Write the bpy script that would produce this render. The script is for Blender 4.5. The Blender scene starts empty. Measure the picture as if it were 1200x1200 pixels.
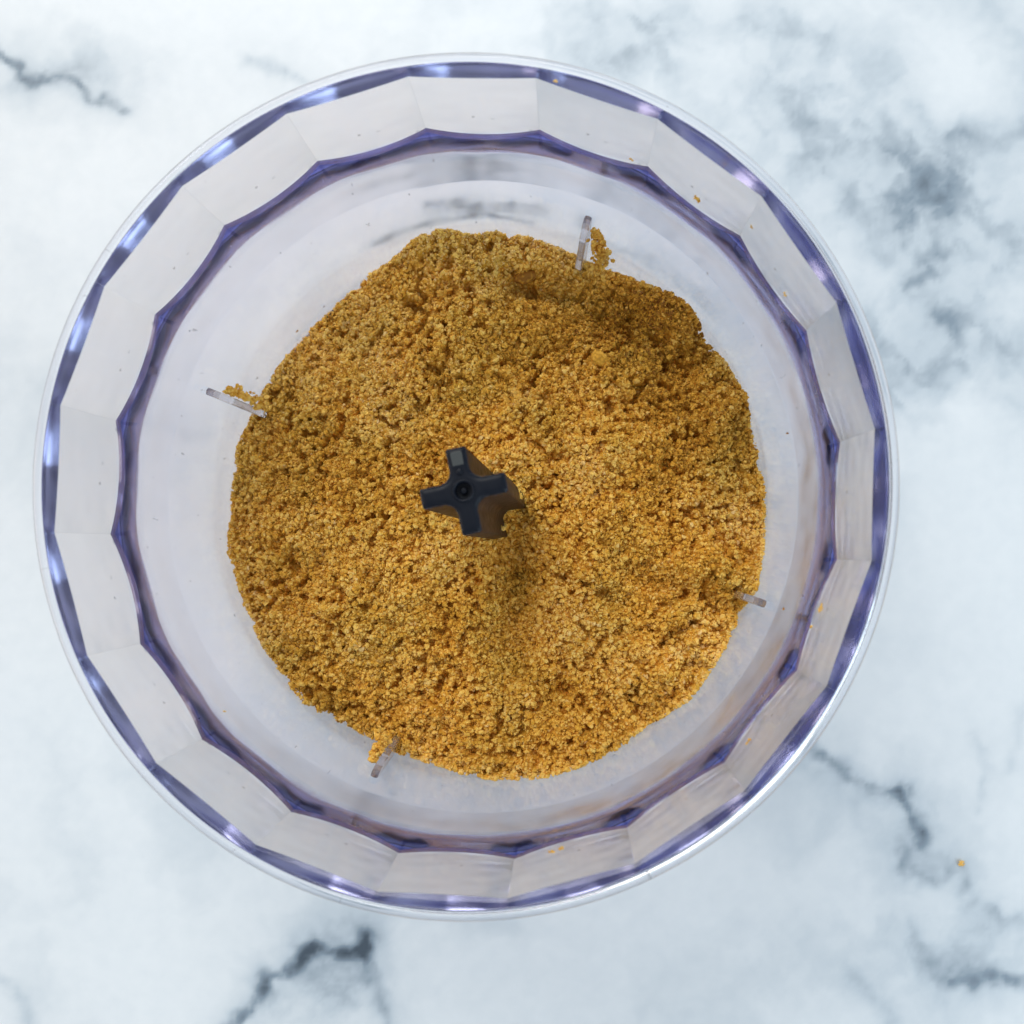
import bpy, bmesh, math, random
import numpy as np
from mathutils import Vector, Matrix

rng = np.random.default_rng(7)
random.seed(7)
scene = bpy.context.scene
COL = scene.collection

# ------------------------------------------------------------------ camera
F_PX = 1250.0                       # focal length in photo pixels (photo 1200 wide)
CAM = np.array([0.0256, -0.0150, 0.3840])
fwd = np.array([-65.0/F_PX, 40.0/F_PX, -1.0]); fwd /= np.linalg.norm(fwd)
right = np.cross(fwd, np.array([0.0, 1.0, 0.0])); right /= np.linalg.norm(right)
up = np.cross(right, fwd)
cam_data = bpy.data.cameras.new('camera')
cam = bpy.data.objects.new('camera', cam_data); COL.objects.link(cam)
cam.matrix_world = Matrix(((right[0], up[0], -fwd[0], CAM[0]),
                           (right[1], up[1], -fwd[1], CAM[1]),
                           (right[2], up[2], -fwd[2], CAM[2]),
                           (0, 0, 0, 1)))
cam_data.sensor_width = 36.0
cam_data.lens = 36.0 * F_PX / 1200.0
cam_data.clip_start = 0.005
cam_data.clip_end = 50.0
cam_data.dof.use_dof = True
cam_data.dof.focus_distance = 0.315
cam_data.dof.aperture_fstop = 17.0
scene.camera = cam

# ------------------------------------------------------------------ room light
world = bpy.data.worlds.new('World'); scene.world = world
world.use_nodes = True
bg = world.node_tree.nodes['Background']
bg.inputs['Color'].default_value = (0.87, 0.94, 1.0, 1)
bg.inputs['Strength'].default_value = 0.50

def area(name, loc, target, sx, sy, power, color):
    d = bpy.data.lights.new(name, 'AREA'); d.shape = 'RECTANGLE'
    d.size = sx; d.size_y = sy; d.energy = power; d.color = color
    o = bpy.data.objects.new(name, d); COL.objects.link(o)
    o.location = loc
    o.rotation_euler = (Vector(target) - Vector(loc)).to_track_quat('-Z', 'Y').to_euler()
    return o

area('window_light', (-0.30, 0.80, 1.00), (0, 0, 0.05), 0.9, 0.7, 10.0, (1.0, 0.975, 0.93))
area('side_window_light', (1.15, -0.75, 0.85), (0, 0, 0.05), 1.0, 0.9, 10.5, (0.70, 0.88, 1.0))
area('room_lamp_light', (-1.3, -0.2, 0.55), (0, 0, 0.05), 0.7, 0.5, 3.0, (1.0, 0.84, 0.70))

scene.view_settings.view_transform = 'Standard'
scene.view_settings.look = 'None'
scene.view_settings.exposure = 0.0
scene.view_settings.gamma = 1.0
scene.render.engine = 'CYCLES'
cy = scene.cycles
cy.use_denoising = True
cy.max_bounces = 24; cy.transmission_bounces = 20; cy.glossy_bounces = 10
cy.transparent_max_bounces = 24; cy.diffuse_bounces = 5
cy.sample_clamp_indirect = 8.0
cy.caustics_refractive = True; cy.caustics_reflective = True
cy.blur_glossy = 0.3

# ------------------------------------------------------------------ helpers
def ray(px, py):
    d = fwd + right*((px-600.0)/F_PX) + up*(-(py-600.0)/F_PX)
    return d/np.linalg.norm(d)
def on_plane(px, py, z):
    d = ray(px, py); t = (z-CAM[2])/d[2]
    return CAM + d*t
def project(P):
    v = np.asarray(P, float) - CAM
    zc = v @ fwd
    return 600.0 + F_PX*(v @ right)/zc, 600.0 - F_PX*(v @ up)/zc

def tag(o, label=None, category=None, group=None, kind=None):
    if label: o['label'] = label
    if category: o['category'] = category
    if group: o['group'] = group
    if kind: o['kind'] = kind
    return o
def empty(name, loc):
    o = bpy.data.objects.new(name, None); COL.objects.link(o); o.location = loc
    o.empty_display_size = 0.02
    return o
def mesh_obj(name, verts, faces, mat, parent=None, smooth=True):
    me = bpy.data.meshes.new(name)
    me.from_pydata([tuple(map(float, v)) for v in verts], [], faces)
    me.validate(); me.update()
    bm = bmesh.new(); bm.from_mesh(me)
    bmesh.ops.recalc_face_normals(bm, faces=bm.faces[:]); bm.to_mesh(me); bm.free()
    if smooth: me.polygons.foreach_set('use_smooth', [True]*len(me.polygons))
    if mat: me.materials.append(mat)
    o = bpy.data.objects.new(name, me); COL.objects.link(o)
    if parent: o.parent = parent
    return o
def tri_obj(name, verts, tris, mat, parent=None, smooth=True, attr=None):
    """big meshes straight from numpy (triangles or quads)"""
    me = bpy.data.meshes.new(name)
    k = tris.shape[1]; n = len(tris)
    me.vertices.add(len(verts)); me.vertices.foreach_set('co', verts.astype(np.float32).ravel())
    me.loops.add(n*k); me.loops.foreach_set('vertex_index', tris.astype(np.int32).ravel())
    me.polygons.add(n); me.polygons.foreach_set('loop_start', np.arange(0, n*k, k, dtype=np.int32))
    me.polygons.foreach_set('use_smooth', np.full(n, smooth))
    me.update(calc_edges=True)
    if attr:
        for an, val in attr.items():
            a = me.attributes.new(an, 'FLOAT', 'POINT'); a.data.foreach_set('value', val.astype(np.float32))
    me.materials.append(mat)
    o = bpy.data.objects.new(name, me); COL.objects.link(o)
    if parent: o.parent = parent
    return o

def hash2(ix, iy, seed):
    h = (ix.astype(np.int64)*374761393 + iy.astype(np.int64)*668265263 + seed*974634777) & 0xffffffff
    h = ((h ^ (h >> 13))*1274126177) & 0xffffffff
    return ((h ^ (h >> 16)) & 0xffff)/65535.0
def vnoise(x, y, seed=0):
    ix = np.floor(x); iy = np.floor(y); fx = x-ix; fy = y-iy
    u = fx*fx*fx*(fx*(fx*6-15)+10); v = fy*fy*fy*(fy*(fy*6-15)+10)
    a = hash2(ix, iy, seed); b = hash2(ix+1, iy, seed); c = hash2(ix, iy+1, seed); d = hash2(ix+1, iy+1, seed)
    return (a*(1-u)+b*u)*(1-v) + (c*(1-u)+d*u)*v
def fbm(x, y, octaves=5, seed=0, gain=0.5):
    s = 0.0; a = 1.0; t = 0.0
    for i in range(octaves):
        c, n = math.cos(0.6+i), math.sin(0.6+i)
        s = s + a*vnoise((x*c-y*n)*2**i + 17.3*i, (x*n+y*c)*2**i - 9.1*i, seed+i); t += a; a *= gain
    return s/t

# ------------------------------------------------------------------ materials
def new_mat(name):
    m = bpy.data.materials.new(name); m.use_nodes = True
    nt = m.node_tree; nt.nodes.clear()
    out = nt.nodes.new('ShaderNodeOutputMaterial')
    return m, nt, out
def link(nt, a, b): nt.links.new(a, b)

def marble_material():
    m, nt, out = new_mat('white_marble')
    p = nt.nodes.new('ShaderNodeBsdfPrincipled')
    at = nt.nodes.new('ShaderNodeAttribute'); at.attribute_name = 'vein'
    tc = nt.nodes.new('ShaderNodeTexCoord')
    n = nt.nodes.new('ShaderNodeTexNoise'); n.inputs['Scale'].default_value = 160; n.inputs['Detail'].default_value = 6
    link(nt, tc.outputs['Object'], n.inputs['Vector'])
    add = nt.nodes.new('ShaderNodeMath'); add.operation = 'MULTIPLY_ADD'
    sub = nt.nodes.new('ShaderNodeMath'); sub.operation = 'SUBTRACT'; sub.inputs[1].default_value = 0.5
    link(nt, n.outputs['Fac'], sub.inputs[0])
    link(nt, sub.outputs[0], add.inputs[0]); add.inputs[1].default_value = 0.10
    link(nt, at.outputs['Fac'], add.inputs[2])
    r = nt.nodes.new('ShaderNodeValToRGB'); cr = r.color_ramp
    cr.elements[0].position = 0.0; cr.elements[0].color = (0.835, 0.866, 0.89, 1)
    cr.elements[1].position = 1.0; cr.elements[1].color = (0.075, 0.10, 0.13, 1)
    e = cr.elements.new(0.3); e.color = (0.58, 0.645, 0.70, 1)
    e = cr.elements.new(0.6); e.color = (0.27, 0.335, 0.40, 1)
    link(nt, add.outputs[0], r.inputs['Fac'])
    link(nt, r.outputs['Color'], p.inputs['Base Color'])
    p.inputs['Roughness'].default_value = 0.38
    p.inputs['Specular IOR Level'].default_value = 0.35
    link(nt, p.outputs['BSDF'], out.inputs['Surface'])
    return m

def plastic_material():
    m, nt, out = new_mat('clear_tinted_plastic')
    p = nt.nodes.new('ShaderNodeBsdfPrincipled')
    p.inputs['Base Color'].default_value = (1.0, 1.0, 1.0, 1)
    p.inputs['Transmission Weight'].default_value = 1.0
    p.inputs['IOR'].default_value = 1.44
    tc = nt.nodes.new('ShaderNodeTexCoord')
    n = nt.nodes.new('ShaderNodeTexNoise'); n.inputs['Scale'].default_value = 60; n.inputs['Detail'].default_value = 4
    link(nt, tc.outputs['Object'], n.inputs['Vector'])
    mr = nt.nodes.new('ShaderNodeMapRange')
    mr.inputs['From Min'].default_value = 0.3; mr.inputs['From Max'].default_value = 0.7
    mr.inputs['To Min'].default_value = 0.06; mr.inputs['To Max'].default_value = 0.14
    link(nt, n.outputs['Fac'], mr.inputs['Value']); link(nt, mr.outputs[0], p.inputs['Roughness'])
    n5 = nt.nodes.new('ShaderNodeTexNoise'); n5.inputs['Scale'].default_value = 34; n5.inputs['Detail'].default_value = 2
    link(nt, tc.outputs['Object'], n5.inputs['Vector'])
    bp = nt.nodes.new('ShaderNodeBump'); bp.inputs['Strength'].default_value = 0.5; bp.inputs['Distance'].default_value = 0.0010
    link(nt, n5.outputs['Fac'], bp.inputs['Height']); link(nt, bp.outputs['Normal'], p.inputs['Normal'])
    va = nt.nodes.new('ShaderNodeVolumeAbsorption')
    va.inputs['Color'].default_value = (0.37, 0.40, 0.90, 1)
    va.inputs['Density'].default_value = 22.0
    # faint dried specks and rub marks on the plastic
    n4 = nt.nodes.new('ShaderNodeTexNoise'); n4.inputs['Scale'].default_value = 420; n4.inputs['Detail'].default_value = 3
    mp = nt.nodes.new('ShaderNodeMapping'); mp.inputs['Scale'].default_value = (1.0, 1.0, 0.35)
    link(nt, tc.outputs['Object'], mp.inputs['Vector']); link(nt, mp.outputs[0], n4.inputs['Vector'])
    mr4 = nt.nodes.new('ShaderNodeMapRange'); mr4.inputs['From Min'].default_value = 0.715; mr4.inputs['From Max'].default_value = 0.76
    mr4.inputs['To Max'].default_value = 0.4
    link(nt, n4.outputs['Fac'], mr4.inputs['Value'])
    df = nt.nodes.new('ShaderNodeBsdfDiffuse'); df.inputs['Color'].default_value = (0.42, 0.40, 0.40, 1)
    ms = nt.nodes.new('ShaderNodeMixShader')
    link(nt, mr4.outputs[0], ms.inputs[0]); link(nt, p.outputs['BSDF'], ms.inputs[1]); link(nt, df.outputs[0], ms.inputs[2])
    link(nt, ms.outputs[0], out.inputs['Surface'])
    link(nt, va.outputs['Volume'], out.inputs['Volume'])
    return m

def fin_material():
    m, nt, out = new_mat('frosted_plastic')
    p = nt.nodes.new('ShaderNodeBsdfPrincipled')
    p.inputs['Base Color'].default_value = (0.95, 0.95, 0.99, 1)
    p.inputs['Transmission Weight'].default_value = 0.93
    p.inputs['Roughness'].default_value = 0.2
    p.inputs['IOR'].default_value = 1.45
    link(nt, p.outputs['BSDF'], out.inputs['Surface'])
    return m

def crumb_material():
    m, nt, out = new_mat('golden_brown_crumb')
    p = nt.nodes.new('ShaderNodeBsdfPrincipled')
    at = nt.nodes.new('ShaderNodeAttribute'); at.attribute_name = 'tone'
    tc = nt.nodes.new('ShaderNodeTexCoord')
    n = nt.nodes.new('ShaderNodeTexNoise'); n.inputs['Scale'].default_value = 900; n.inputs['Detail'].default_value = 4
    link(nt, tc.outputs['Object'], n.inputs['Vector'])
    mul = nt.nodes.new('ShaderNodeMath'); mul.operation = 'MULTIPLY_ADD'; mul.inputs[1].default_value = 0.7
    sub = nt.nodes.new('ShaderNodeMath'); sub.operation = 'SUBTRACT'; sub.inputs[1].default_value = 0.5
    link(nt, n.outputs['Fac'], sub.inputs[0]); link(nt, sub.outputs[0], mul.inputs[0]); link(nt, at.outputs['Fac'], mul.inputs[2])
    r = nt.nodes.new('ShaderNodeValToRGB'); cr = r.color_ramp
    cr.elements[0].position = 0.0; cr.elements[0].color = (0.30, 0.118, 0.010, 1)
    cr.elements[1].position = 1.0; cr.elements[1].color = (0.90, 0.60, 0.24, 1)
    e = cr.elements.new(0.3); e.color = (0.77, 0.38, 0.033, 1)
    e = cr.elements.new(0.6); e.color = (0.94, 0.585, 0.12, 1)
    link(nt, mul.outputs[0], r.inputs['Fac'])
    n3 = nt.nodes.new('ShaderNodeTexNoise'); n3.inputs['Scale'].default_value = 45; n3.inputs['Detail'].default_value = 5
    link(nt, tc.outputs['Object'], n3.inputs['Vector'])
    mr3 = nt.nodes.new('ShaderNodeMapRange'); mr3.inputs['From Min'].default_value = 0.45; mr3.inputs['From Max'].default_value = 0.68
    link(nt, n3.outputs['Fac'], mr3.inputs['Value'])
    mx = nt.nodes.new('ShaderNodeMix'); mx.data_type = 'RGBA'; mx.blend_type = 'MULTIPLY'
    link(nt, mr3.outputs[0], mx.inputs[0]); link(nt, r.outputs['Color'], mx.inputs[6]); mx.inputs[7].default_value = (0.88, 0.94, 1.0, 1)
    link(nt, mx.outputs[2], p.inputs['Base Color'])
    p.inputs['Roughness'].default_value = 0.7
    p.inputs['Specular IOR Level'].default_value = 0.3
    b = nt.nodes.new('ShaderNodeBump'); b.inputs['Strength'].default_value = 0.6; b.inputs['Distance'].default_value = 0.0004
    n2 = nt.nodes.new('ShaderNodeTexNoise'); n2.inputs['Scale'].default_value = 2200; n2.inputs['Detail'].default_value = 3
    link(nt, tc.outputs['Object'], n2.inputs['Vector'])
    link(nt, n2.outputs['Fac'], b.inputs['Height']); link(nt, b.outputs['Normal'], p.inputs['Normal'])
    link(nt, p.outputs['BSDF'], out.inputs['Surface'])
    return m

def hub_material():
    m, nt, out = new_mat('black_plastic')
    p = nt.nodes.new('ShaderNodeBsdfPrincipled')
    p.inputs['Base Color'].default_value = (0.004, 0.006, 0.012, 1)
    p.inputs['IOR'].default_value = 1.30
    tc = nt.nodes.new('ShaderNodeTexCoord')
    n = nt.nodes.new('ShaderNodeTexNoise'); n.inputs['Scale'].default_value = 400; n.inputs['Detail'].default_value = 5
    link(nt, tc.outputs['Object'], n.inputs['Vector'])
    mr = nt.nodes.new('ShaderNodeMapRange')
    mr.inputs['From Min'].default_value = 0.3; mr.inputs['From Max'].default_value = 0.7
    mr.inputs['To Min'].default_value = 0.34; mr.inputs['To Max'].default_value = 0.52
    link(nt, n.outputs['Fac'], mr.inputs['Value']); link(nt, mr.outputs[0], p.inputs['Roughness'])
    b = nt.nodes.new('ShaderNodeBump'); b.inputs['Strength'].default_value = 0.12; b.inputs['Distance'].default_value = 0.0003
    link(nt, n.outputs['Fac'], b.inputs['Height']); link(nt, b.outputs['Normal'], p.inputs['Normal'])
    link(nt, p.outputs['BSDF'], out.inputs['Surface'])
    return m

M_MARBLE = marble_material(); M_PLASTIC = plastic_material(); M_CRUMB = crumb_material(); M_HUB = hub_material(); M_FIN = fin_material()

# ------------------------------------------------------------------ marble counter
def seg_dist(x, y, pts):
    d = np.full(x.shape, 1e9)
    for (x0, y0), (x1, y1) in zip(pts[:-1], pts[1:]):
        dx, dy = x1-x0, y1-y0
        t = np.clip(((x-x0)*dx+(y-y0)*dy)/(dx*dx+dy*dy+1e-9), 0, 1)
        d = np.minimum(d, np.hypot(x-x0-t*dx, y-y0-t*dy))
    return d
VEINS = [  # points in photo pixels on the counter plane, half width, strength
    ([(-40, 45), (0, 62), (15, 72), (22, 88), (35, 98), (60, 92), (85, 95), (100, 108), (108, 122), (125, 118), (148, 127)], 7, 0.50),
    ([(40, 95), (110, 80), (180, 98)], 16, 0.17),
    ([(295, 72), (330, 85)], 10, 0.25), ([(345, 92), (372, 106)], 5, 0.22),
    ([(262, 1215), (290, 1190), (305, 1165), (310, 1145), (340, 1135), (355, 1110), (370, 1105), (400, 1115), (425, 1113), (430, 1095)], 8, 0.60),
    ([(425, 1115), (432, 1150), (450, 1180), (455, 1210)], 9, 0.30),
    ([(360, 1102), (400, 1085), (440, 1090)], 18, 0.18),
    ([(-10, 1140), (25, 1170), (35, 1210)], 9, 0.22),
    ([(930, 862), (957, 877), (993, 910), (1020, 925), (1057, 923)], 9, 0.36), ([(1057, 923), (1067, 957), (1080, 987)], 9, 0.44),
    ([(1057, 1000), (1060, 1022), (1093, 1030), (1120, 1013), (1133, 1053)], 9, 0.22), ([(1117, 1148), (1160, 1143), (1215, 1150)], 10, 0.36),
    ([(1165, 1070), (1180, 1083), (1195, 1080)], 10, 0.24), ([(1066, 1080), (1080, 1105), (1100, 1137)], 10, 0.16), ([(1000, 1145), (1020, 1165), (1045, 1190), (1050, 1215)], 10, 0.16),
    ([(950, 885), (990, 930), (1050, 960), (1070, 1010)], 28, 0.10),
    ([(870, 105), (905, 118), (935, 140), (955, 170), (1000, 178), (1040, 190), (1075, 205), (1120, 230), (1110, 260)], 18, 0.13),
    ([(1040, 190), (1075, 203), (1095, 215)], 10, 0.10),
    ([(1150, 15), (1195, 60), (1210, 110)], 16, 0.22), ([(1130, 150), (1185, 150), (1215, 135)], 14, 0.26),
    ([(1075, 125), (1095, 145), (1130, 155)], 10, 0.2),
    ([(660, 20), (700, 35), (760, 30)], 14, 0.16), ([(800, 30), (860, 25), (930, 40)], 20, 0.16),
    ([(1010, 400), (1035, 415), (1060, 440), (1045, 470)], 16, 0.24), ([(1080, 330), (1100, 380), (1130, 420), (1160, 410), (1205, 430)], 15, 0.2),
    ([(1165, 380), (1190, 300), (1210, 280)], 18, 0.18), ([(1160, 470), (1195, 480), (1215, 500)], 14, 0.22),
    ([(1050, 255), (1075, 300), (1090, 330)], 13, 0.2), ([(985, 215), (1010, 270), (1040, 290)], 15, 0.2),
    ([(1140, 860), (1160, 900), (1150, 940)], 8, 0.14), ([(1195, 830), (1180, 900)], 8, 0.12),
    ([(40, 860), (75, 960), (95, 1010), (85, 1060)], 22, 0.10), ([(0, 420), (50, 440)], 12, 0.08),
    ([(430, 262), (510, 235), (560, 222), (620, 240)], 9, 0.5), ([(500, 200), (560, 210), (640, 205)], 9, 0.5),
    ([(700, 230), (740, 270), (800, 300), (860, 330)], 18, 0.4), ([(440, 900), (445, 980)], 9, 0.28), ([(160, 490), (200, 500)], 16, 0.2),
]
GREYS = [  # x, y, rx, ry, amount
    (370, 1165, 62, 52, 0.34), (1120, 320, 120, 220, 0.15), (1080, 1000, 90, 60, 0.05), (860, 40, 200, 60, 0.10), (760, 1120, 300, 90, 0.05), (1000, 1130, 160, 70, 0.08), (960, 150, 160, 90, 0.247), (720, 60, 120, 50, 0.171), (1100, 260, 110, 80, 0.19), (1060, 420, 80, 60, 0.228),
    (1150, 1120, 90, 60, 0.15), (1070, 960, 60, 60, 0.10), (90, 70, 90, 40, 0.07), (960, 890, 50, 30, 0.1),
    (1130, 95, 62, 55, -0.5), (840, 70, 40, 28, -0.3), (1130, 480, 42, 42, -0.5), (1050, 315, 34, 40, -0.3), (1120, 700, 90, 140, -0.4),
    (100, 230, 110, 90, -0.4), (1185, 350, 26, 34, -0.3), (750, 1120, 160, 60, -0.2), (560, 30, 120, 25, -0.2),
]
def marble_value(u, v):
    wx = (fbm(u/70, v/70, 4, 11)-0.5)*46 + (fbm(u/15, v/15, 4, 12)-0.5)*17
    wy = (fbm(u/70, v/70, 4, 21)-0.5)*46 + (fbm(u/15, v/15, 4, 22)-0.5)*17
    x, y = u+wx, v+wy
    x2 = u+wx*0.35+(fbm(u/9, v/9, 2, 13)-0.5)*3.5; y2 = v+wy*0.35+(fbm(u/9, v/9, 2, 23)-0.5)*3.5
    region = np.zeros_like(u); bright = np.zeros_like(u)
    for gx, gy, rx, ry, a in GREYS:
        g = np.exp(-(((x-gx)/rx)**2+((y-gy)/ry)**2))
        if a > 0: region += a*g
        else: bright = bright - a*g
    cl = fbm(x/120, y/120, 5, 31)
    cl2 = fbm(x/36+3, y/36, 5, 41, 0.55)
    patch = np.clip((cl2-0.36)*2.8, 0, 1.4)
    base = 0.05 + 0.13*np.clip((cl-0.50)*3.2, 0, 1) + region*(0.55+0.80*patch)
    for pts, w, s in VEINS:
        soft = w > 10.5
        d = seg_dist(x if soft else x2, y if soft else y2, pts)
        n1 = fbm(u/24, v/24, 3, 51); n2 = fbm(u/13+7, v/13, 3, 61)
        ww = w*(0.35+1.3*n1)
        core = (0.62 if soft else 1.0)*s*np.clip(0.55+1.2*(n2-0.35), 0.2, 1.4)*np.exp(-(d/ww)**2)
        base = base + core + (0.30 if soft else 0.22)*s*(0.3+1.4*cl2)*np.exp(-(d/(3.2*w))**2)
    return np.clip(base*(1-np.clip(bright*1.5, 0, 0.85)), 0, 1)

dense = np.linspace(-0.225, 0.245, 440)
side = np.geomspace(0.01, 0.75, 24)
gx = np.concatenate([dense[0]-side[::-1], dense, dense[-1]+side])
dense_y = np.linspace(-0.235, 0.225, 430)
gy = np.concatenate([dense_y[0]-side[::-1], dense_y, dense_y[-1]+side])
X, Y = np.meshgrid(gx, gy)
nx, ny = len(gx), len(gy)
P = np.stack([X.ravel(), Y.ravel(), np.zeros(nx*ny)], 1)
u, v = project(P)
val = marble_value(u, v)
idx = np.arange(nx*ny).reshape(ny, nx)
quads = np.stack([idx[:-1, :-1].ravel(), idx[:-1, 1:].ravel(), idx[1:, 1:].ravel(), idx[1:, :-1].ravel()], 1)
counter = tri_obj('countertop', P, quads, M_MARBLE, attr={'vein': val})
tag(counter, 'polished white marble countertop with soft blue grey veins and clouds', kind='structure')

# ------------------------------------------------------------------ clear plastic bowl
NF = 20
FA = 2*math.pi/NF
PHASE = math.radians(90 - 11.0)            # one facet corner, measured from +x
Z_LEDGE0, R_LEDGE0 = 0.0800, 0.0905        # circle where the lower cup starts
R_CORNER = 0.0963                          # corner radius of the faceted band
LEDGE_SLOPE = (0.1038-0.0800)/(0.0963-0.0905)
R_OUT = 0.0985
def poly_r(theta, rc=R_CORNER):
    d = (theta-PHASE) % FA - FA/2
    return rc*math.cos(FA/2)/np.cos(d)
def facet_bottom(theta): return Z_LEDGE0 + (poly_r(theta)-R_LEDGE0)*LEDGE_SLOPE
def wall_r(z):                             # inner radius of the round lower cup
    return 0.0866 + (0.0905-0.0866)*(np.asarray(z)-0.022)/(0.0800-0.022)

bowl = tag(empty('food_processor_bowl', (0, 0, 0)), 'clear plastic food processor bowl with faceted band and round rim, standing on marble', 'bowl')

def lathe(name, prof, n, parent, mat, closed=True):
    """prof: list of (r, z) or callables of theta giving (r, z)"""
    th = PHASE + np.arange(n)*2*math.pi/n
    V = []; rings = []
    for p in prof:
        ring = []
        for t in th:
            r, z = p(t) if callable(p) else p
            ring.append(len(V)); V.append((r*math.cos(t), r*math.sin(t), z))
        rings.append(ring)
    Fc = []
    m = len(rings)
    for i in range(m if closed else m-1):
        a, b = rings[i], rings[(i+1) % m]
        for k in range(n):
            Fc.append((a[k], a[(k+1) % n], b[(k+1) % n], b[k]))
    return V, Fc, rings

# lower cup: floor, round wall and the ledge that the facets cut into
NT = NF*28
GAP = 0.00006
prof = [(0.0008, 0.012), (0.045, 0.012), (0.080, 0.0125), (0.0838, 0.0145), (0.0859, 0.018), (0.0866, 0.022)]
for z in np.linspace(0.03, 0.0785, 8): prof.append((float(wall_r(z)), float(z)))
prof += [(0.09047, 0.0797), (0.0906, 0.0805)]
for q_ in (0.3, 0.65):
    prof.append(lambda t, q_=q_: ((R_LEDGE0+0.0001)*(1-q_)+q_*poly_r(t), (Z_LEDGE0+0.0005)*(1-q_)+q_*facet_bottom(t)))
prof.append(lambda t: (poly_r(t)-0.00004, facet_bottom(t)-GAP))
prof.append(lambda t: (R_OUT, facet_bottom(t)-GAP+0.0014))
prof += [(R_OUT, 0.0960), (R_OUT, 0.0905), (0.09842, 0.0890), (0.0979, 0.0855), (0.0966, 0.0775), (0.0949, 0.0675), (0.0935, 0.0590), (0.0926, 0.0535)]
for z in np.linspace(0.047, 0.022, 7): prof.append((float(wall_r(z))+0.0030, float(z)))
prof += [(0.0893, 0.017), (0.0888, 0.010), (0.0884, 0.0045), (0.0878, 0.0034), (0.0868, 0.0034), (0.0862, 0.0045), (0.0855, 0.0080), (0.083, 0.0092), (0.075, 0.0093), (0.0745, 0.0012), (0.0735, 0.0006), (0.0715, 0.0006), (0.0705, 0.0012), (0.070, 0.0092), (0.045, 0.0092), (0.0008, 0.0092)]
V, Fc, rings = lathe('cup', prof, NT, bowl, M_PLASTIC)
cup = mesh_obj('cup', V, Fc, M_PLASTIC, bowl)

# twenty flat facets of the upper band
R_TOP, Z_TOP = 0.0980, 0.1384
CONE = 0.42                                 # rise of the flare above the facets
def facet_top(rin): return Z_TOP - (R_TOP-rin)*CONE
def facet_mesh():
    nt_ = 44
    e = FA/2-0.00012
    th = np.linspace(-e, e, nt_+1)
    V = []; cols = []
    for t in th:
        rin = R_CORNER*math.cos(FA/2)/math.cos(t)
        zb = Z_LEDGE0 + (rin-R_LEDGE0)*LEDGE_SLOPE + GAP*0.5
        zt = facet_top(rin)
        col = []
        for k in np.linspace(0, 1, 7): col.append((rin, zb+(zt-zb)*k))
        for k in (0.25, 0.5, 0.75): col.append((rin+(R_TOP-rin)*k, zt+(Z_TOP-zt)*k+0.0002*math.sin(math.pi*k)))
        col.append((R_TOP, Z_TOP))
        col += [(0.0982, 0.13855), (R_OUT-0.0001, 0.1385), (R_OUT, 0.1384)]
        zo = zb+0.0014
        for k in np.linspace(0.15, 1, 6): col.append((R_OUT, 0.1384+(zo-0.1384)*k))
        idx_ = []
        for r, z in col: idx_.append(len(V)); V.append((r*math.cos(t), r*math.sin(t), z))
        cols.append(idx_)
    Fc = []; m = len(cols[0])
    for a, b in zip(cols[:-1], cols[1:]):
        for i in range(m): Fc.append((a[i], b[i], b[(i+1) % m], a[(i+1) % m]))
    Fc.append(tuple(cols[0])); Fc.append(tuple(cols[-1]))
    return V, Fc
V, Fc = facet_mesh()
f0 = mesh_obj('facet', V, Fc, M_PLASTIC, bowl)
f0.data.set_sharp_from_angle(angle=math.radians(28))
for k in range(NF):
    o = f0 if k == 0 else f0.copy()
    if k: COL.objects.link(o); o.parent = bowl
    o.rotation_euler = (0, 0, PHASE+FA*(k+0.5))

# round rim
rp = [(R_OUT+0.00006, 0.1383), (0.0988, 0.1387), (0.0994, 0.13895), (0.1000, 0.1389), (0.1005, 0.1386), (0.1009, 0.1380), (0.1010, 0.1372),
      (0.1009, 0.1364), (0.1006, 0.1359), (0.1002, 0.1359), (0.0998, 0.1362), (0.0992, 0.1366), (R_OUT+0.00006, 0.1367)]
V, Fc, rings = lathe('rim', rp, NT, bowl, M_PLASTIC)
mesh_obj('rim', V, Fc, M_PLASTIC, bowl)

# four mixing fins on the inside wall
def fin_mesh():
    # side outline in (radius, z), extruded to a thin tapering fin with a rounded ridge
    out = [(0.0900, 0.0660), (0.0896, 0.0672), (0.0885, 0.0676), (0.0874, 0.0666), (0.0864, 0.0640), (0.0848, 0.0580), (0.0834, 0.0500), (0.0822, 0.0430), (0.0815, 0.0360), (0.0812, 0.030), (0.0865, 0.030)]
    n = len(out); V = []; Fc = []
    prof = [(-0.0011, 0.0007), (-0.0008, 0.0002), (0.0, -0.0002), (0.0008, 0.0002), (0.0011, 0.0007)]
    loops = []
    cx, cz = 0.0862, 0.05
    for y, ins in prof:
        lp = []
        for r, z in out:
            dr, dz = cx-r, cz-z; L = math.hypot(dr, dz)
            lp.append(len(V)); V.append((r+dr/L*ins*(1 if y < 0 or y > 0 else 0), y, z+dz/L*ins))
        loops.append(lp)
    for a, b in zip(loops[:-1], loops[1:]):
        for i in range(n): Fc.append((a[i], a[(i+1) % n], b[(i+1) % n], b[i]))
    Fc.append(tuple(loops[0])); Fc.append(tuple(loops[-1]))
    return V, Fc
V, Fc = fin_mesh()
fin0 = mesh_obj('mixing_fin', V, Fc, M_FIN, bowl, smooth=False)
for k, a in enumerate((159, 69, 249, -21)):
    o = fin0 if k == 0 else fin0.copy()
    if k: COL.objects.link(o); o.parent = bowl
    o.rotation_euler = (0, 0, math.radians(a))

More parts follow.
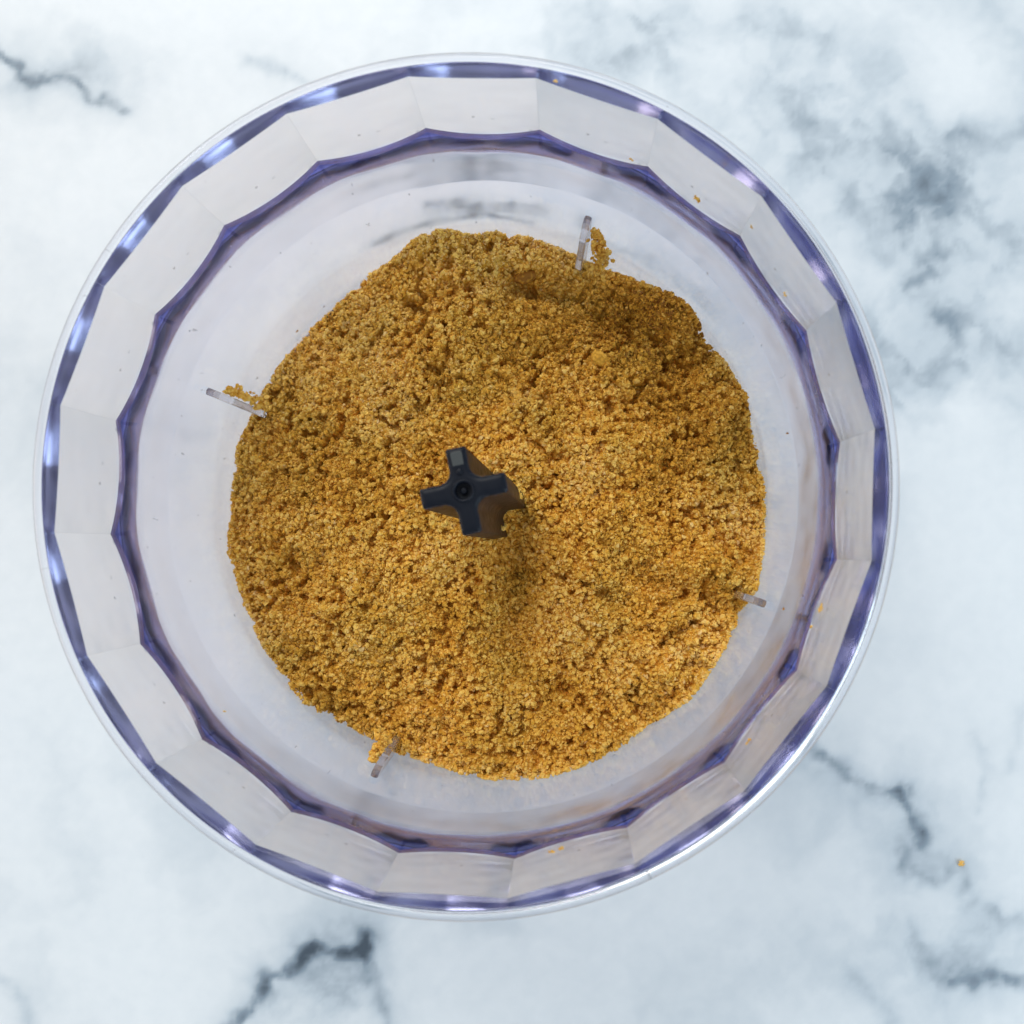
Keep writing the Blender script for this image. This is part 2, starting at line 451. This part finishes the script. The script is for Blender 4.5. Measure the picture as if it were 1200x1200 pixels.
def inner_hit(px, py):
    """first point of the bowl's inner surface along the photo ray"""
    d = ray(px, py); t0 = (0.1395-CAM[2])/d[2]
    for t in np.linspace(t0, t0+0.2, 4000):
        p = CAM+d*t; r = math.hypot(p[0], p[1]); z = p[2]; th = math.atan2(p[1], p[0])
        pr = poly_r(th); zb = facet_bottom(th)
        if z > zb: lim = pr
        elif z > Z_LEDGE0: lim = R_LEDGE0 + (z-Z_LEDGE0)/LEDGE_SLOPE
        else: lim = wall_r(z)
        if r >= lim: return p
    return CAM+d*t

# ------------------------------------------------------------------ crumbs in the bowl
OUTLINE = [(515,270),(560,272),(620,278),(660,292),(690,308),(715,320),(760,332),(795,345),(815,365),(828,398),(855,430),(877,465),(880,500),(892,545),(898,590),(897,630),(888,690),(868,720),(845,770),(810,820),(760,850),(720,880),(680,900),(640,912),(590,914),(540,908),(500,893),(460,880),(430,862),(400,848),(355,822),(325,785),(303,748),(283,700),(268,650),(268,610),(275,560),(280,520),(300,480),(310,455),(340,415),(385,368),(420,335),(460,305),(470,293),(490,278)]
pts = np.array([inner_hit(*p) for p in OUTLINE])
ang = np.arctan2(pts[:, 1], pts[:, 0]); order = np.argsort(ang); ang = ang[order]; ez = pts[order, 2]
ang3 = np.concatenate([ang-2*math.pi, ang, ang+2*math.pi]); ez3 = np.concatenate([ez, ez, ez])
def edge_z(th): return np.interp(th, ang3, ez3) + 0.0045*(fbm(th*22, th*0+3.3, 3, 131)-0.5)
HUB = on_plane(543, 575, 0.1385)
ZC = 0.045
def w(px, py): return on_plane(px, py, ZC)[:2]
BUMPS = [  # px, py, rx, ry, dz, rotation
    (606, 705, 22, 85, -0.0058, 4), (585, 645, 45, 34, -0.0045, 0), (700, 600, 95, 110, 0.0035, 0), (470, 640, 110, 120, 0.0025, 0),
    (618, 332, 46, 15, -0.0070, 8), (725, 374, 78, 22, -0.0062, 24), (600, 300, 90, 16, 0.0022, 8), (500, 345, 60, 12, -0.0025, -10), (780, 410, 60, 18, -0.0035, 50),
    (640, 372, 40, 22, 0.002, 0), (790, 688, 40, 12, -0.0020, 12), (835, 655, 30, 18, 0.003, 0), (790, 745, 30, 8, -0.003, -35),
    (710, 520, 70, 50, 0.002, 0), (440, 690, 9, 34, -0.0026, -25), (480, 700, 24, 40, 0.002, 0), (545, 470, 120, 14, -0.0014, -6),
    (690, 690, 50, 9, -0.002, 20), (420, 345, 40, 12, -0.002, -40), (740, 480, 60, 10, -0.002, 20), (835, 480, 16, 50, 0.002, -12),
]
def heap_z(x, y):
    r = np.hypot(x, y); th = np.arctan2(y, x)
    R = 0.0885; k = np.clip(r/R, 0, 1.05)
    ze = edge_z(th)
    z = 0.043 + (ze-0.043)*(k**3.0) + 0.0035*np.exp(-(r/0.035)**2)*0
    for px, py, rx, ry, dz, rot in BUMPS:
        c = w(px, py); s = 0.345/F_PX*1.0
        a = math.radians(-rot); dx = (x-c[0])/s; dy = (y-c[1])/s
        X_ = dx*math.cos(a)+dy*math.sin(a); Y_ = -dx*math.sin(a)+dy*math.cos(a)
        z = z + 1.6*dz*np.exp(-((X_/rx)**2+(Y_/ry)**2))
    edge_fade = np.clip((R-r)/0.006, 0.15, 1)
    z = z + edge_fade*(0.0090*(fbm(x/0.018, y/0.018, 3, 71)-0.5) + 0.0036*(fbm(x/0.0060, y/0.0060, 3, 81)-0.5))
    return z
def grain_noise(x, y):
    n1 = fbm(x/0.0023, y/0.0023, 2, 91); n2 = fbm(x/0.0013, y/0.0013, 2, 95)
    rough = np.clip(0.35+1.6*(fbm(x/0.014, y/0.014, 2, 97)-0.25), 0.3, 1.25)
    pit = np.clip((n1-0.57)/0.12, 0, 1)
    return rough*(0.0027*(0.5-n1)-0.0034*pit*pit*(3-2*pit))+0.0012*(n2-0.5)

heap = tag(empty('crumb_heap', (0, 0, 0.012)), 'heap of golden brown ground crumbs filling the bottom of the clear bowl', 'crumbs')
nr, nth = 120, 480
V = []; rr = np.linspace(0.02, 1, nr)
TH = np.arange(nth)*2*math.pi/nth
layers = []
for q in rr:
    zr = edge_z(TH); Rw = wall_r(zr)-0.0008
    x = q*Rw*np.cos(TH); y = q*Rw*np.sin(TH); z = heap_z(x, y)+grain_noise(x, y)-0.0009
    layers.append(np.stack([x, y, z], 1))
for zz in (0.6, 0.3, 0.0):       # sides down the wall to the floor
    z = 0.0135+(edge_z(TH)-0.002-0.0135)*zz
    Rw = np.minimum(wall_r(z)-0.0008, 0.0862)
    if zz == 0.0: Rw = Rw*0+0.082
    layers.append(np.stack([Rw*np.cos(TH), Rw*np.sin(TH), z], 1))
A = np.concatenate(layers); L = len(layers)
idx = np.arange(L*nth).reshape(L, nth); nxt = np.roll(idx, -1, 1)
quads = np.stack([idx[:-1].ravel(), nxt[:-1].ravel(), nxt[1:].ravel(), idx[1:].ravel()], 1)
# cap centre and floor with quads from the first/last ring (degenerate fans)
c0 = len(A); A = np.concatenate([A, [[0, 0, float(heap_z(np.array([0.0]), np.array([0.0]))[0])-0.001], [0, 0, 0.0135]]])
cap = np.stack([np.full(nth//2, c0), idx[0][0::2], idx[0][1::2], np.roll(idx[0], -2)[0::2]], 1)
capb = np.stack([np.full(nth//2, c0+1), np.roll(idx[-1], -2)[0::2], idx[-1][1::2], idx[-1][0::2]], 1)
quads = np.concatenate([quads, cap, capb])
A[:, 2] -= 0.012
bed = tri_obj('crumb_bed', A, quads, M_CRUMB, heap, attr={'tone': 0.22+0.16*rng.random(len(A))})
tag(bed, kind='stuff')

# loose grains: irregular 20-sided bits, all real geometry in one mesh
t_ = (1+5**0.5)/2
ICO = np.array([(-1,t_,0),(1,t_,0),(-1,-t_,0),(1,-t_,0),(0,-1,t_),(0,1,t_),(0,-1,-t_),(0,1,-t_),(t_,0,-1),(t_,0,1),(-t_,0,-1),(-t_,0,1)], float)
ICO /= np.linalg.norm(ICO[0])
ICOF = np.array([(0,11,5),(0,5,1),(0,1,7),(0,7,10),(0,10,11),(1,5,9),(5,11,4),(11,10,2),(10,7,6),(7,1,8),(3,9,4),(3,4,2),(3,2,6),(3,6,8),(3,8,9),(4,9,5),(2,4,11),(6,2,10),(8,6,7),(9,8,1)])
def rot_mats(n):
    q = rng.normal(size=(n, 4)); q /= np.linalg.norm(q, axis=1)[:, None]
    a, b, c, d = q.T
    return np.stack([np.stack([1-2*(c*c+d*d), 2*(b*c-a*d), 2*(b*d+a*c)], 1),
                     np.stack([2*(b*c+a*d), 1-2*(b*b+d*d), 2*(c*d-a*b)], 1),
                     np.stack([2*(b*d-a*c), 2*(c*d+a*b), 1-2*(b*b+c*c)], 1)], 1)
def grains(centres, sizes, tones):
    n = len(centres)
    base = ICO[None]*(1+0.85*(rng.random((n, 12, 1))-0.5))
    base = base*(np.array([1, 0.8, 0.62])*(0.8+0.4*rng.random((n, 3))))[:, None, :]
    vv = np.einsum('nij,nkj->nki', rot_mats(n), base)*sizes[:, None, None]+centres[:, None, :]
    ff = ICOF[None]+(np.arange(n)*12)[:, None, None]
    return vv.reshape(-1, 3), ff.reshape(-1, 3), np.repeat(tones, 12)
N = 86000; NE = 6000
th = rng.random(N)*2*math.pi; q = np.sqrt(rng.random(N))
q[:NE] = 1.02-0.03*rng.random(NE)
ze = edge_z(th); Rw = wall_r(ze)-0.0009
x = q*Rw*np.cos(th); y = q*Rw*np.sin(th)
size = 0.00032+0.00075*rng.random(N)**3.0
z = heap_z(x, y)+grain_noise(x, y)+(rng.random(N)-0.55)*0.0014
lim = wall_r(z)-size*0.9
r = np.hypot(x, y); s = np.minimum(1, lim/np.maximum(r, 1e-6)); x *= s; y *= s
C = np.stack([x, y, z-0.012], 1)
keep = np.hypot(x-HUB[0], y-HUB[1]) > 0.004
tone = 0.26+0.38*rng.random(N)+0.5*(fbm(x/0.02, y/0.02, 3, 101)-0.5)+0.25*(rng.random(N) > 0.93)-0.22*(rng.random(N) > 0.94)
brown_zone = np.exp(-((x-0.040)/0.035)**2-((y-0.060)/0.022)**2)+np.exp(-((x-0.066)/0.018)**2-((y-0.030)/0.03)**2)
tone = tone-0.13*np.clip(brown_zone, 0, 1)      # darker, browner crumbs up the far wall
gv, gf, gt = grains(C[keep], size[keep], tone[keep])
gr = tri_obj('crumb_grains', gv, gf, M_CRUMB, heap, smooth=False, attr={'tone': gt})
tag(gr, kind='stuff')

def lump(name, centre, radius, n, label, category, group=None, normal=None, flat=1.0, gsize=(0.0005, 0.0010), tone0=0.45, stretch=(1, 1, 1), cloud=None):
    """a small clump of grains as one object, origin at its base"""
    o_c = np.asarray(centre, float)
    if cloud is None:
        d = rng.normal(size=(n, 3)); d /= np.linalg.norm(d, axis=1)[:, None]
        d *= (rng.random((n, 1))**0.4)*radius*np.array(stretch)
        if normal is not None:
            nn = np.asarray(normal, float); nn /= np.linalg.norm(nn)
            d = d - (1-flat)*(d @ nn)[:, None]*nn
    else: d = cloud
    sz = gsize[0]+(gsize[1]-gsize[0])*rng.random(len(d))
    vv, ff, tt = grains(d, sz, tone0+0.25*(rng.random(len(d))-0.5))
    o = tri_obj(name, vv, ff, M_CRUMB, smooth=False, attr={'tone': tt})
    o.location = o_c
    tag(o, label, category, group)
    return o

# ------------------------------------------------------------------ blade hub
hub = tag(empty('blade_hub', (HUB[0], HUB[1], 0.0125)), 'black cross shaped plastic blade hub standing in the middle of the crumbs', 'blade hub')
def cross_outline(wd, L, f, ce=0.0006, n_arc=7):
    """star shaped cross outline, arms of half width wd and length L, fillets f between arms"""
    P = []
    for k in range(4):
        a = k*math.pi/2
        arm = []
        # along +x arm: lower fillet end -> tip corners -> upper
        for i in range(5):
            t = -math.pi/2+i*math.pi/8
            arm.append((L-ce+ce*math.cos(t), -wd+ce+ce*math.sin(t)))
        for i in range(5):
            t = i*math.pi/8
            arm.append((L-ce+ce*math.cos(t), wd-ce+ce*math.sin(t)))
        # concave fillet to the next arm: centre at (wd+f, wd+f)
        for i in range(n_arc+1):
            t = -math.pi/2-i*(math.pi/2)/n_arc
            arm.append((wd+f+f*math.cos(t), wd+f+f*math.sin(t)))
        for px_, py_ in arm:
            P.append((px_*math.cos(a)-py_*math.sin(a), px_*math.sin(a)+py_*math.cos(a)))
    return P
ZT = 0.1385-0.0125
levels = [(0.0026, 0.0105, 0.0030, -0.0125+0.0130), (0.0025, 0.0103, 0.0030, ZT*0.6), (0.00240, 0.0102, 0.0030, ZT-0.0014), (0.00232, 0.01012, 0.00305, ZT-0.0009), (0.0021, 0.0099, 0.00325, ZT-0.00045), (0.00175, 0.00955, 0.0036, ZT-0.00016), (0.00125, 0.0090, 0.0041, ZT-0.00003), (0.0009, 0.0086, 0.0045, ZT)]
V = []; rings = []
for wd, L, f, z in levels:
    o2 = cross_outline(wd, L, f); ring = []
    for a, b in o2: ring.append(len(V)); V.append((a, b, z))
    rings.append(ring)
n = len(rings[0]); Fc = []
for a, b in zip(rings[:-1], rings[1:]):
    for i in range(n): Fc.append((a[i], a[(i+1) % n], b[(i+1) % n], b[i]))
top = rings[-1]
hole = [(0.0021, ZT), (0.0019, ZT-0.0003), (0.0018, ZT-0.0022), (0.0010, ZT-0.0023)]
prev = top
for hr, hz in hole:
    ring = []
    for i in range(n):
        a = math.atan2(V[top[i]][1], V[top[i]][0]); ring.append(len(V)); V.append((hr*math.cos(a), hr*math.sin(a), hz))
    for i in range(n): Fc.append((prev[i], prev[(i+1) % n], ring[(i+1) % n], ring[i]))
    prev = ring
Fc.append(tuple(prev)); Fc.append(tuple(rings[0][::-1]))
shaft = mesh_obj('shaft', V, Fc, M_HUB, hub)
shaft.data.set_sharp_from_angle(angle=math.radians(40))
hub.rotation_euler = (0, 0, math.radians(11.5))
def turned(name, prof, loc, parent, mat, n=24):
    V = []; Fc = []; rings = []
    for r, z in prof:
        rings.append([len(V)+i for i in range(n)])
        for i in range(n): V.append((r*math.cos(2*math.pi*i/n), r*math.sin(2*math.pi*i/n), z))
    for a, b in zip(rings[:-1], rings[1:]):
        for i in range(n): Fc.append((a[i], a[(i+1) % n], b[(i+1) % n], b[i]))
    Fc.append(tuple(rings[0][::-1])); Fc.append(tuple(rings[-1]))
    o = mesh_obj(name, V, Fc, mat, parent); o.location = loc
    return o
turned('pivot_pin', [(0.00085, 0), (0.00085, 0.0009), (0.0007, 0.0011), (0.0004, 0.00115)], (0, 0, ZT-0.00228), hub, M_HUB)
turned('stud', [(0.0008, 0), (0.0008, 0.00025), (0.0006, 0.00042), (0.0002, 0.00048)], (0, 0.0045, ZT-0.00003), hub, M_HUB)
# thin plate added on the upper arm, its sheen painted as paler grey
m_sheen = M_HUB.copy(); m_sheen.name = 'painted_sheen_grey'
for n_ in m_sheen.node_tree.nodes:
    if n_.type == 'BSDF_PRINCIPLED': n_.inputs['Base Color'].default_value = (0.06, 0.065, 0.065, 1)
V = []; Fc = []
lp = [(-0.0013, 0.0060), (0.0013, 0.0060), (0.0014, 0.0088), (0.0011, 0.0092), (-0.0011, 0.0092), (-0.0014, 0.0088)]
for sc_, z in ((1.0, 0.0), (1.0, 0.00006), (0.93, 0.0001)):
    V += [(x*sc_, 0.0076+(y-0.0076)*sc_, z) for x, y in lp]
for a in (0, 6):
    for i in range(6): Fc.append((a+i, a+(i+1) % 6, a+6+(i+1) % 6, a+6+i))
Fc += [tuple(range(12, 18)), tuple(range(5, -1, -1))]
o = mesh_obj('sheen_plate', V, Fc, m_sheen, hub, smooth=False); o.location = (0, 0, ZT-0.00002)
# raised ring round the pivot hole
prof = [(0.00195, -0.0001), (0.00215, 0.00028), (0.00245, 0.00034), (0.0027, 0.0002), (0.00275, -0.0001)]
V = []; Fc = []
for i in range(40):
    for r, z in prof: V.append((r*math.cos(i*math.pi/20), r*math.sin(i*math.pi/20), z))
for i in range(40):
    for j in range(4):
        Fc.append((i*5+j, ((i+1) % 40)*5+j, ((i+1) % 40)*5+j+1, i*5+j+1))
ring_o = mesh_obj('collar', V, Fc, M_HUB, hub); ring_o.location = (0, 0, ZT+0.00002)

# ------------------------------------------------------------------ crumbs that sit apart from the heap
def pile(px0, py0, px1, py1, n, width, label, zz=None):
    """a little bank of grains leaning on a fin, from one photo point to the other"""
    a = inner_hit(px0, py0); b = on_plane(px1, py1, 0.046)
    ctr = (a+b)/2; t = rng.random(n)[:, None]**1.3
    d = b+(a-b)*(1-t)*0.96-ctr
    d += rng.normal(size=(n, 3))*width*(0.45+0.55*t)
    p = ctr+d; r = np.hypot(p[:, 0], p[:, 1]); lim = wall_r(p[:, 2])-0.0012
    s = np.minimum(1, lim/r); p[:, 0] *= s; p[:, 1] *= s
    return lump('crumb_pile', ctr, 0, n, label, 'crumbs', 'crumb piles against the fins', cloud=p-ctr, gsize=(0.0006, 0.0011))
pile(699, 266, 706, 318, 190, 0.0017, 'narrow crumb pile clinging to the upper fin of the bowl')
pile(262, 455, 312, 474, 120, 0.0011, 'thin crumb pile lying along the left fin of the bowl')
pile(436, 896, 450, 860, 120, 0.0015, 'crumb pile banked beside the lower fin of the bowl')
pile(882, 690, 862, 696, 60, 0.0014, 'short crumb pile covering the right fin of the bowl')

def stray(px, py, radius, n, label, tone=0.45, gs=(0.0003, 0.0006)):
    p = inner_hit(px, py); nrm = np.array([-p[0], -p[1], 0.0]); nrm /= np.linalg.norm(nrm)
    return lump('stray_crumb', p+nrm*0.0002, radius, n, label, 'crumb', 'stray crumbs stuck to the bowl wall', normal=nrm, flat=0.25, gsize=gs, tone0=tone)
G3 = (0.00022, 0.0004)
stray(818, 232, 0.0011, 12, 'largest stray crumb on the upper right facets of the bowl')
stray(740, 186, 0.0006, 5, 'small stray crumb low on a facet right of the top of the bowl', gs=G3)
stray(652, 94, 0.0006, 4, 'pale stray crumb on the violet rim edge at the top of the bowl', 0.8, gs=G3)
stray(881, 265, 0.0005, 4, 'tiny stray crumb on a facet joint right of the largest stray crumb', gs=G3)
stray(921, 344, 0.0008, 6, 'pale stray crumb smear on the facet at the right of the bowl', 0.9, gs=G3)
stray(924, 508, 0.0005, 3, 'tiny dark stray crumb on the clear wall right of the heap', 0.1, gs=G3)
stray(963, 712, 0.0016, 14, 'upright streak of stray crumbs on the facet at lower right', gs=G3)
stray(951, 736, 0.0006, 5, 'small stray crumb just below the upright streak of crumbs', gs=G3)
stray(877, 870, 0.0011, 9, 'rust coloured stray crumb on the lower right facet', 0.3, gs=G3)
stray(647, 999, 0.0009, 8, 'left stray crumb of the cluster on the bottom facet', gs=G3)
stray(659, 995, 0.0011, 10, 'right stray crumb of the cluster on the bottom facet', gs=G3)
stray(919, 714, 0.0004, 3, 'tiny dark stray crumb beyond the right fin of the bowl', 0.1, gs=G3)
stray(347, 388, 0.0006, 4, 'dark stray crumb on the clear wall upper left of the heap', 0.05, gs=G3)
stray(262, 834, 0.0007, 4, 'pale stray crumb on the violet band at lower left', 0.8, gs=G3)
p = on_plane(1127, 1012, 0.0007)
o = lump('fallen_crumb', p, 0.0010, 22, 'small golden crumb lying on the marble at lower right', 'crumb', flat=0.4, normal=(0, 0, 1), gsize=(0.0003, 0.0006), tone0=0.8, stretch=(1.2, 0.8, 0.6))

# crumbs caught on the hub
def caught(px, py, z, radius, n, label, stretch=(1, 1, 1), tone=0.5):
    return lump('caught_crumb', on_plane(px, py, z), radius, n, label, 'crumbs', 'crumbs caught on the blade hub', gsize=(0.0004, 0.0008), tone0=tone, stretch=stretch)
caught(607, 577, 0.073, 0.0028, 36, 'crumbs caught on the end of the right arm of the black hub', (0.8, 0.8, 1.6))
caught(578, 620, 0.060, 0.0028, 40, 'crumbs caught at the foot of the lower arm of the black hub', (1.3, 0.7, 1.2), 0.6)

# compacted lumps lying on the heap
def compact(px, py, rad, flat, rot, tone, label, lift=0.35):
    zs = np.linspace(0.075, 0.02, 400)          # first meeting of the photo ray with the heap
    ps = np.array([on_plane(px, py, z_) for z_ in zs])
    k_ = int(np.argmax(heap_z(ps[:, 0], ps[:, 1]) >= zs)); c = ps[k_]; h = float(zs[k_])
    bm = bmesh.new(); bmesh.ops.create_icosphere(bm, subdivisions=3, radius=1.0)
    sd = rng.integers(1, 900)
    for v_ in bm.verts:
        x_, y_, z_ = v_.co
        k = 1+0.5*(float(fbm(np.array([x_*1.4+z_]), np.array([y_*1.4-z_]), 3, int(sd))[0])-0.5)
        v_.co = (x_*rad*k, y_*rad*0.72*k, z_*rad*flat*k)
    me = bpy.data.meshes.new('crumb_lump'); bm.to_mesh(me); bm.free()
    me.polygons.foreach_set('use_smooth', [True]*len(me.polygons))
    a = me.attributes.new('tone', 'FLOAT', 'POINT'); a.data.foreach_set('value', (tone+0.2*(rng.random(len(me.vertices))-0.5)).astype(np.float32))
    me.materials.append(M_CRUMB)
    o = bpy.data.objects.new('crumb_lump', me); COL.objects.link(o); o.location = (c[0], c[1], h+rad*lift); o.rotation_euler = (0, 0, math.radians(rot))
    tag(o, label, 'crumb lump', 'compacted lumps on the crumb heap')
compact(703, 421, 0.0032, 0.5, -40, 0.26, 'smooth compacted crumb lump to the upper right of the black hub')
compact(616, 326, 0.0036, 0.6, 15, 0.02, 'dark compacted crumb lump in the hollow at the top of the heap', 0.6)
